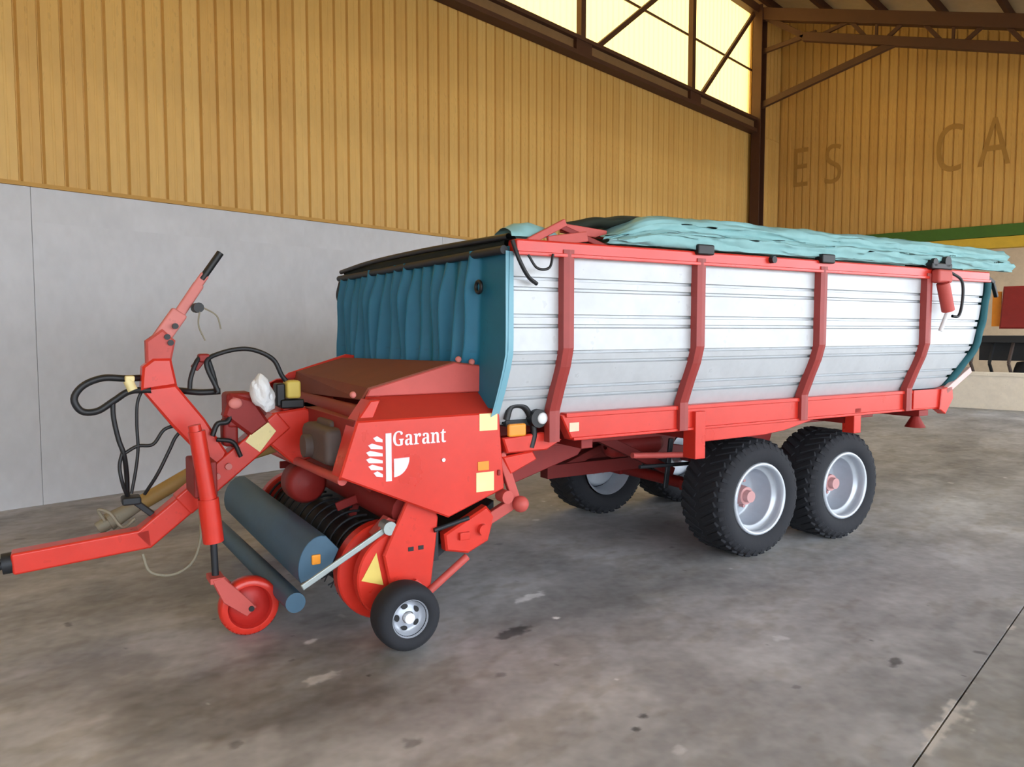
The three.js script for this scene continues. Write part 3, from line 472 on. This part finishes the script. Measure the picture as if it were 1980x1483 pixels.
// drawbar
const DZ = 0.25;
const db = part('drawbar', [bar(V(-4.71, 0.443, DZ), V(-4.1, 0.49, DZ), 0.105, 0.11, 0.012), bar(V(-4.15, 0.475, DZ), V(-3.92, 0.655, DZ), 0.115, 0.11, 0.012), bar(V(-3.95, 0.635, DZ), V(-3.42, 1.06, DZ), 0.125, 0.12, 0.012)], M.red);
part('tow_eye', [new THREE.TorusGeometry(0.045, 0.02, 10, 24).rotateX(Math.PI / 2).translate(-4.79, 0.44, DZ), rod(V(-4.75, 0.44, DZ), V(-4.69, 0.445, DZ), 0.05)], M.darkSteel, 'dark towing eye', db);
part('sticker', quad(V(-3.63, 0.955, DZ + 0.0665), V(-3.555, 0.892, DZ + 0.0665), V(-3.466, 1.002, DZ + 0.0665), V(-3.535, 1.085, DZ + 0.0665), 0.004), M.sticker, 'cream sticker', db);
for (const x of [-3.78, -3.72]) part('bolt', rod(V(x, 0.78 + (x + 3.78) * 0.8, DZ + 0.06), V(x, 0.78 + (x + 3.78) * 0.8, DZ + 0.075), 0.018, 10), M.redPink, null, db);
part('drawbar_bracket', [prism([[-3.48, 1.1], [-3.3, 1.12], [-3.18, 1.06], [-3.2, 0.86], [-3.36, 0.8], [-3.5, 0.93]], DZ - 0.09, DZ + 0.05, 0.01), prism([[-3.42, 1.12], [-3.0, 1.12], [-3.0, 0.95], [-3.3, 0.95]], DZ - 0.3, DZ + 0.0, 0.01)], M.red);
part('drawbar_cross_beam', box(-3.28, -3.14, 0.98, 1.12, -1.05, 1.05), M.redDark);
// mast above the drawbar, leaning forward, and the lever on top
part('hose_mast', [prism([[-4.07, 1.41], [-3.985, 1.41], [-3.96, 1.27], [-4.13, 1.25], [-4.12, 1.37]], DZ - 0.06, DZ + 0.06, 0.012), prism([[-4.13, 1.255], [-3.965, 1.275], [-3.83, 1.09], [-3.72, 0.9], [-3.76, 0.83], [-3.86, 0.9], [-3.99, 1.06]], DZ - 0.05, DZ + 0.05, 0.012)], M.red);
part('mast_head', [prism([[-4.1, 1.385], [-3.985, 1.385], [-3.96, 1.5], [-4.02, 1.56], [-4.1, 1.5]], DZ - 0.045, DZ + 0.045, 0.01)], M.redFaded);
const lev = part('lever', [bar(V(-4.06, 1.46, DZ), V(-3.93, 1.65, DZ), 0.085, 0.05, 0.012), bar(V(-4.03, 1.49, DZ), V(-3.83, 1.8, DZ), 0.055, 0.03, 0.012), bar(V(-3.86, 1.76, DZ), V(-3.8, 1.85, DZ), 0.045, 0.028, 0.01)], M.redPink, 'faded red lever');
part('grip', [rod(V(-3.82, 1.82, DZ), V(-3.722, 1.965, DZ), 0.019)], M.black, 'black lever grip', lev);
[[-3.845, 1.672], [-3.96, 1.575], [-4.0, 1.52], [-3.985, 1.49]].forEach(([x, y], i) => part('lever_pin', rod(V(x, y, DZ - 0.05), V(x, y, DZ + 0.055), i ? 0.015 : 0.026, 12), M.black, null, lev));
part('lever_cable', tube([V(-3.84, 1.66, DZ + 0.05), V(-3.85, 1.58, DZ + 0.06), V(-3.82, 1.5, DZ + 0.06)], 0.004), M.cable, null, lev);
part('lever_cable', tube([V(-3.82, 1.67, DZ + 0.05), V(-3.76, 1.63, DZ + 0.06), V(-3.74, 1.56, DZ + 0.06)], 0.004), M.cable, null, lev);
part('valve_block', [box(-3.72, -3.58, 1.03, 1.22, DZ - 0.1, DZ + 0.06, 0.02), prism([[-3.7, 1.22], [-3.58, 1.18], [-3.5, 1.05], [-3.6, 0.98], [-3.74, 1.1]], DZ - 0.02, DZ + 0.075, 0.015), box(-3.74, -3.66, 0.93, 1.08, DZ - 0.05, DZ + 0.05, 0.02)], M.redDark);
part('light_cap', new THREE.SphereGeometry(0.03, 14, 10).scale(1.2, 1, 0.6).translate(-3.68, 1.165, DZ + 0.08), M.redPink);
// lumpy white wrap and yellow connector box
{
  const g = new THREE.IcosahedronGeometry(0.075, 4), p = g.attributes.position;
  for (let i = 0; i < p.count; i++) { const x = p.getX(i), y = p.getY(i), z = p.getZ(i), k = 1 + 0.5 * (fbm(x * 26 + 9, y * 26 + z * 19 + 5, 2) - 0.5); p.setXYZ(i, x * k * 0.8 + 0.25 * -y, y * k * 1.25, z * k * 0.8); } g.computeVertexNormals();
  part('white_wrap', g.translate(-3.54, 1.215, DZ + 0.1), M.white, 'crumpled white plastic wrap');
  part('connector_box', [box(-3.4, -3.32, 1.175, 1.275, DZ - 0.04, DZ + 0.06, 0.015)], M.yellowGreen, 'yellow connector box');
  part('connector_holder', [box(-3.45, -3.4, 1.13, 1.26, DZ - 0.05, DZ + 0.03, 0.01), box(-3.43, -3.3, 1.12, 1.17, DZ - 0.05, DZ + 0.05, 0.01)], M.black);
}
// hoses and cables of the drawbar
const H = (pts, r, m = M.hose, name = 'hose') => part(name, tube(pts.map(([x, y, z]) => V(x, y, z ?? DZ)), r, 60), m);
H([[-3.76, 1.23, 0.3], [-3.81, 1.39, 0.28], [-3.74, 1.43], [-3.59, 1.452], [-3.46, 1.395], [-3.41, 1.3], [-3.38, 1.26]], 0.013);
H([[-3.76, 1.22, 0.28], [-3.78, 1.33, 0.26], [-3.805, 1.42]], 0.014);
H([[-3.9, 1.25, 0.3], [-3.895, 1.3, 0.3], [-3.86, 1.39, 0.28], [-3.83, 1.42]], 0.012);
H([[-4.02, 1.24, 0.16], [-3.93, 1.235, 0.2], [-3.84, 1.225, 0.24], [-3.74, 1.228]], 0.017);
part('hose_elbow', [box(-3.85, -3.79, 1.385, 1.43, DZ - 0.03, DZ + 0.03, 0.012), bar(V(-3.87, 1.35, DZ), V(-3.83, 1.4, DZ), 0.04, 0.035)], M.redDark);
H([[-4.05, 1.31, 0.2], [-4.194, 1.31, 0.24], [-4.3, 1.315], [-4.39, 1.275], [-4.425, 1.215], [-4.395, 1.155], [-4.33, 1.15], [-4.25, 1.2], [-4.18, 1.245, 0.26], [-4.08, 1.25, 0.3]], 0.017);
part('hose_coupling', [rod(V(-4.165, 1.25, 0.28), V(-4.185, 1.3, 0.27), 0.024), box(-4.2, -4.155, 1.295, 1.325, 0.23, 0.29, 0.008)], M.sticker, 'cream hose coupling');
H([[-4.255, 1.2], [-4.255, 1.12], [-4.235, 1.0], [-4.215, 0.93], [-4.2, 0.8, 0.2], [-4.2, 0.68, 0.18]], 0.012);
H([[-4.215, 0.95], [-4.235, 0.87], [-4.225, 0.78], [-4.195, 0.68, 0.2]], 0.009);
H([[-4.1, 1.28], [-4.14, 1.2], [-4.15, 1.08], [-4.148, 0.95], [-4.16, 0.85], [-4.185, 0.72]], 0.008);
H([[-4.21, 0.93], [-4.15, 0.962], [-4.08, 0.965], [-4.02, 1.04], [-3.95, 1.06]], 0.009);
H([[-3.9, 1.06], [-3.965, 1.0], [-4.0, 0.93], [-4.06, 0.81], [-4.12, 0.7, 0.2]], 0.009);
H([[-3.8, 1.0, 0.33], [-3.77, 1.06, 0.32], [-3.72, 1.07, 0.32], [-3.69, 1.13, 0.3]], 0.014);
H([[-3.78, 0.98, 0.34], [-3.7, 0.96, 0.34], [-3.66, 0.88, 0.34]], 0.012);
H([[-3.85, 0.86, 0.36], [-3.875, 0.68, 0.36], [-3.88, 0.45, 0.36], [-3.93, 0.34, 0.36], [-4.02, 0.3, 0.36], [-4.12, 0.33, 0.35], [-4.15, 0.42, 0.33]], 0.008, M.cable, 'loose_cable');
part('hose_holder', [box(-4.23, -4.14, 0.66, 0.7, 0.16, 0.26, 0.01), bar(V(-4.18, 0.68, 0.2), V(-4.05, 0.56, 0.22), 0.03, 0.03)], M.darkSteel);
// drive shaft in its yellowish guard
{
  const s = part('drive_shaft', [rod(V(-4.12, 0.61, -0.02), V(-3.84, 0.755, -0.03), 0.042, 18), rod(V(-3.84, 0.755, -0.03), V(-3.36, 0.9, 0.1), 0.034, 18)], M.tan, 'tan drive shaft guard');
  part('shaft_cone', [rod(V(-4.28, 0.53, 0), V(-4.12, 0.61, -0.02), 0.05, 18, 0.032), rod(V(-4.33, 0.5, 0), V(-4.26, 0.54, 0), 0.035)], M.cable, null, s);
  part('chain', tube([V(-4.3, 0.55, 0.05), V(-4.33, 0.62, 0.08), V(-4.28, 0.6, 0.1), V(-4.22, 0.52, 0.12), V(-4.16, 0.56, 0.12)], 0.008), M.cable, null, s);
}
// jockey wheel
{
  const z = 0.58;
  part('jack_tube', [rod(V(-3.915, 1.06, z), V(-3.87, 0.72, z), 0.04), rod(V(-3.87, 0.72, z), V(-3.85, 0.5, z), 0.05), rod(V(-3.92, 1.06, z), V(-3.925, 1.09, z), 0.03)], M.red);
  part('jack_bracket', [box(-3.93, -3.82, 0.72, 0.9, DZ + 0.04, z - 0.02, 0.01)], M.redDark);
  part('jack_spindle', rod(V(-3.85, 0.5, z), V(-3.845, 0.3, z), 0.017), M.darkSteel);
  part('jack_fork', [prism([[-3.87, 0.32], [-3.82, 0.33], [-3.72, 0.22], [-3.66, 0.15], [-3.71, 0.11], [-3.82, 0.2]], z + 0.05, z + 0.062, 0.003), prism([[-3.87, 0.32], [-3.82, 0.33], [-3.72, 0.22], [-3.66, 0.15], [-3.71, 0.11], [-3.82, 0.2]], z - 0.062, z - 0.05, 0.003), box(-3.88, -3.81, 0.3, 0.33, z - 0.06, z + 0.06)], M.redFaded);
  const w = group('jockey_wheel', wagon); w.position.set(-3.688, 0.148, z);
  part('tire', latheZ([[0.11, -0.04], [0.135, -0.042], [0.148, -0.025], [0.15, 0], [0.148, 0.025], [0.135, 0.042], [0.11, 0.04]], 40), M.red, 'red painted tyre', w);
  part('wheel_disc', [latheZ([[0.112, -0.036], [0.1, 0.02], [0.06, 0.012], [0.03, 0.035], [0.0, 0.035]], 40), latheZ([[0.112, 0.036], [0.102, 0.015], [0.1, 0.012]], 40)], new THREE.MeshStandardMaterial({ color: '#c92a22', roughness: 0.5, side: THREE.DoubleSide, map: wearTex }), null, w);
  part('axle_bolt', rod(V(0, 0, -0.07), V(0, 0, 0.07), 0.014, 10), M.black, null, w);
}
// pickup
part('pickup_drum', [rod(V(-3.08, 0.34, -0.85), V(-3.08, 0.34, 0.85), 0.13, 24)], M.darkSteel);
for (let k = 0; k < 14; k++) { const z = -0.8 + k * 0.12, g = [bar(V(-3.08, 0.34, z), V(-3.33, 0.24, z), 0.008, 0.008), bar(V(-3.08, 0.34, z), V(-3.2, 0.1, z), 0.008, 0.008), new THREE.TorusGeometry(0.2, 0.008, 6, 20, Math.PI * 1.2).rotateZ(Math.PI * 0.45).translate(-3.08, 0.34, z + 0.06)]; part('pickup_tine', g, M.darkSteel); }
part('windguard_plate', [grid(20, 8, (u, v) => { const z = -0.95 + 1.84 * u; const a = 2.0 - 2.6 * (1 - v); return V(-3.395 - 0.085 * Math.cos(a - 1.2) - 0.05 * v, 0.41 - 0.13 * Math.sin(a - 1.2) , z); })], new THREE.MeshStandardMaterial({ color: '#40637a', roughness: 0.5, metalness: 0.1, map: wearTex, side: THREE.DoubleSide }), 'blue grey guard plate');
part('windguard_lip', rod(V(-3.56, 0.2, -0.98), V(-3.52, 0.21, 0.85), 0.05, 18), M.blueGrey);
part('windguard_end', prism([...[...Array(13).keys()].map((i) => { const v = i / 12, a = 2.0 - 2.6 * (1 - v); return [-3.395 - 0.085 * Math.cos(a - 1.2) - 0.05 * v, 0.41 - 0.13 * Math.sin(a - 1.2)]; }), [-3.36, 0.36], [-3.31, 0.46]], 0.875, 0.89, 0.003), M.blueGrey);
part('reflector', box(-3.45, -3.405, 0.4, 0.45, 0.885, 0.9, 0.006), M.orange, 'small orange reflector');
part('windguard_arm', [bar(V(-3.53, 0.33, 1.0), V(-3.09, 0.565, 1.0), 0.032, 0.014), rod(V(-3.09, 0.565, 0.95), V(-3.09, 0.565, 1.03), 0.035)], M.zinc, 'bare steel bar');
part('pickup_arm_joint', prism([[-3.16, 0.53], [-3.08, 0.61], [-3.04, 0.59], [-3.07, 0.5], [-3.12, 0.48]], 0.9, 0.99, 0.01), M.redFaded);
const disc = (r, z0, z1, cx, cy, a0, a1) => { const P = []; for (let k = 0; k <= 28; k++) { const a = a0 + (a1 - a0) * k / 28; P.push([cx + r * Math.cos(a), cy + r * Math.sin(a)]); } return prism(P, z0, z1, 0.008); };
part('pickup_end_disc', disc(0.255, 0.8, 0.88, -3.06, 0.31, Math.PI * 0.45, Math.PI * 1.62), M.red);
part('pickup_end_disc', disc(0.255, -0.88, -0.8, -3.06, 0.31, Math.PI * 0.45, Math.PI * 1.62), M.red);
const shield = part('pickup_shield', [disc(0.235, 0.93, 1.0, -3.02, 0.31, Math.PI * 0.5, Math.PI * 1.55)], M.red);
part('sticker', prism([[-3.155, 0.445], [-3.235, 0.315], [-3.12, 0.275]], 1.0, 1.004, 0), M.yellowSticker, 'yellow triangular sticker', shield);
const plate = part('pickup_side_plate', [prism([[-3.0, 0.7], [-2.86, 0.68], [-2.83, 0.59], [-2.845, 0.45], [-2.88, 0.19], [-2.96, 0.15], [-3.08, 0.186], [-3.13, 0.433], [-3.1, 0.5]], 1.01, 1.04, 0.008)], M.red);
for (const x of [-3.0, -2.945]) part('slot', box(x, x + 0.03, 0.438, 0.46, 1.038, 1.042, 0.001), M.black, null, plate);
part('pickup_link_block', [prism([[-2.8, 0.5], [-2.55, 0.62], [-2.5, 0.56], [-2.54, 0.43], [-2.66, 0.38], [-2.79, 0.41]], 0.98, 1.05, 0.01), box(-2.72, -2.66, 0.46, 0.5, 1.05, 1.07), rod(V(-2.58, 0.5, 1.04), V(-2.58, 0.5, 1.08), 0.03)], M.red);
part('pickup_spring', [rod(V(-2.86, 0.53, 1.05), V(-2.66, 0.57, 1.05), 0.012), box(-2.86, -2.82, 0.36, 0.54, 0.96, 1.02)], M.darkSteel);
part('pickup_push_bar', rod(V(-2.93, 0.19, 1.05), V(-2.67, 0.365, 1.05), 0.02), M.redFaded);
part('pickup_lift_arm', [bar(V(-2.6, 0.5, 1.0), V(-2.38, 0.63, 1.06), 0.06, 0.05), bar(V(-2.47, 0.9, 1.05), V(-2.38, 0.64, 1.06), 0.05, 0.04), new THREE.SphereGeometry(0.045, 14, 10).translate(-2.37, 0.62, 1.1), rod(V(-2.46, 0.67, 1.04), V(-2.46, 0.67, 1.12), 0.035)], M.redFaded);
{
  const w = group('pickup_wheel', wagon); w.position.set(-3.07, 0.163, 1.16);
  part('tire', latheZ([[0.085, -0.055], [0.1, -0.075], [0.135, -0.08], [0.158, -0.06], [0.164, -0.03], [0.165, 0], [0.164, 0.03], [0.158, 0.06], [0.135, 0.08], [0.1, 0.075], [0.085, 0.055]], 44), M.rubber, null, w);
  part('rim', [latheZ([[0.092, 0.068], [0.086, 0.055], [0.078, 0.03], [0.06, 0.02], [0.05, 0.03], [0.03, 0.035]], 40), latheZ([[0.095, 0.066], [0.092, 0.068]], 40)], new THREE.MeshStandardMaterial({ color: '#bcc2cc', roughness: 0.4, metalness: 0.3, side: THREE.DoubleSide, map: wearTex }), 'silver rim', w);
  part('hub', [rod(V(0, 0, -0.05), V(0, 0, 0.06), 0.026, 18)], M.white, null, w);
  for (let i = 0; i < 5; i++) part('slot', new THREE.CylinderGeometry(0.012, 0.012, 0.02, 12).rotateX(Math.PI / 2).scale(1, 1.4, 1).translate(0.055, 0, 0.022).rotateZ(i * 1.2566 + 0.6), M.black, null, w);
  part('wheel_arm', [bar(V(0.0, 0.0, -0.1), V(0.12, 0.12, -0.1), 0.05, 0.02)], M.red, null, w);
}
// lamp and fittings at the front of the near side beam
part('front_bracket', [prism([[-2.48, 0.985], [-2.22, 1.0], [-2.1, 0.95], [-2.2, 0.9], [-2.45, 0.9]], 1.02, 1.1, 0.008), prism([[-2.47, 0.88], [-2.28, 0.9], [-2.25, 0.85], [-2.42, 0.78]], 1.02, 1.08, 0.008)], M.red);
part('reflector', box(-2.46, -2.35, 0.99, 1.06, 1.1, 1.13, 0.012), M.orange, 'amber marker lamp');
part('front_lamp', [rod(V(-2.27, 1.08, 1.05), V(-2.27, 1.08, 1.13), 0.05, 20), tube([V(-2.46, 1.08, 1.1), V(-2.43, 1.15, 1.1), V(-2.36, 1.15, 1.1), V(-2.31, 1.1, 1.09), V(-2.28, 1.0, 1.09), V(-2.3, 0.92, 1.09)], 0.018)], M.black);
part('lamp_lens', new THREE.SphereGeometry(0.032, 14, 10).scale(1, 1, 0.5).translate(-2.25, 1.08, 1.13), M.white);
renderer.render(scene, camera);
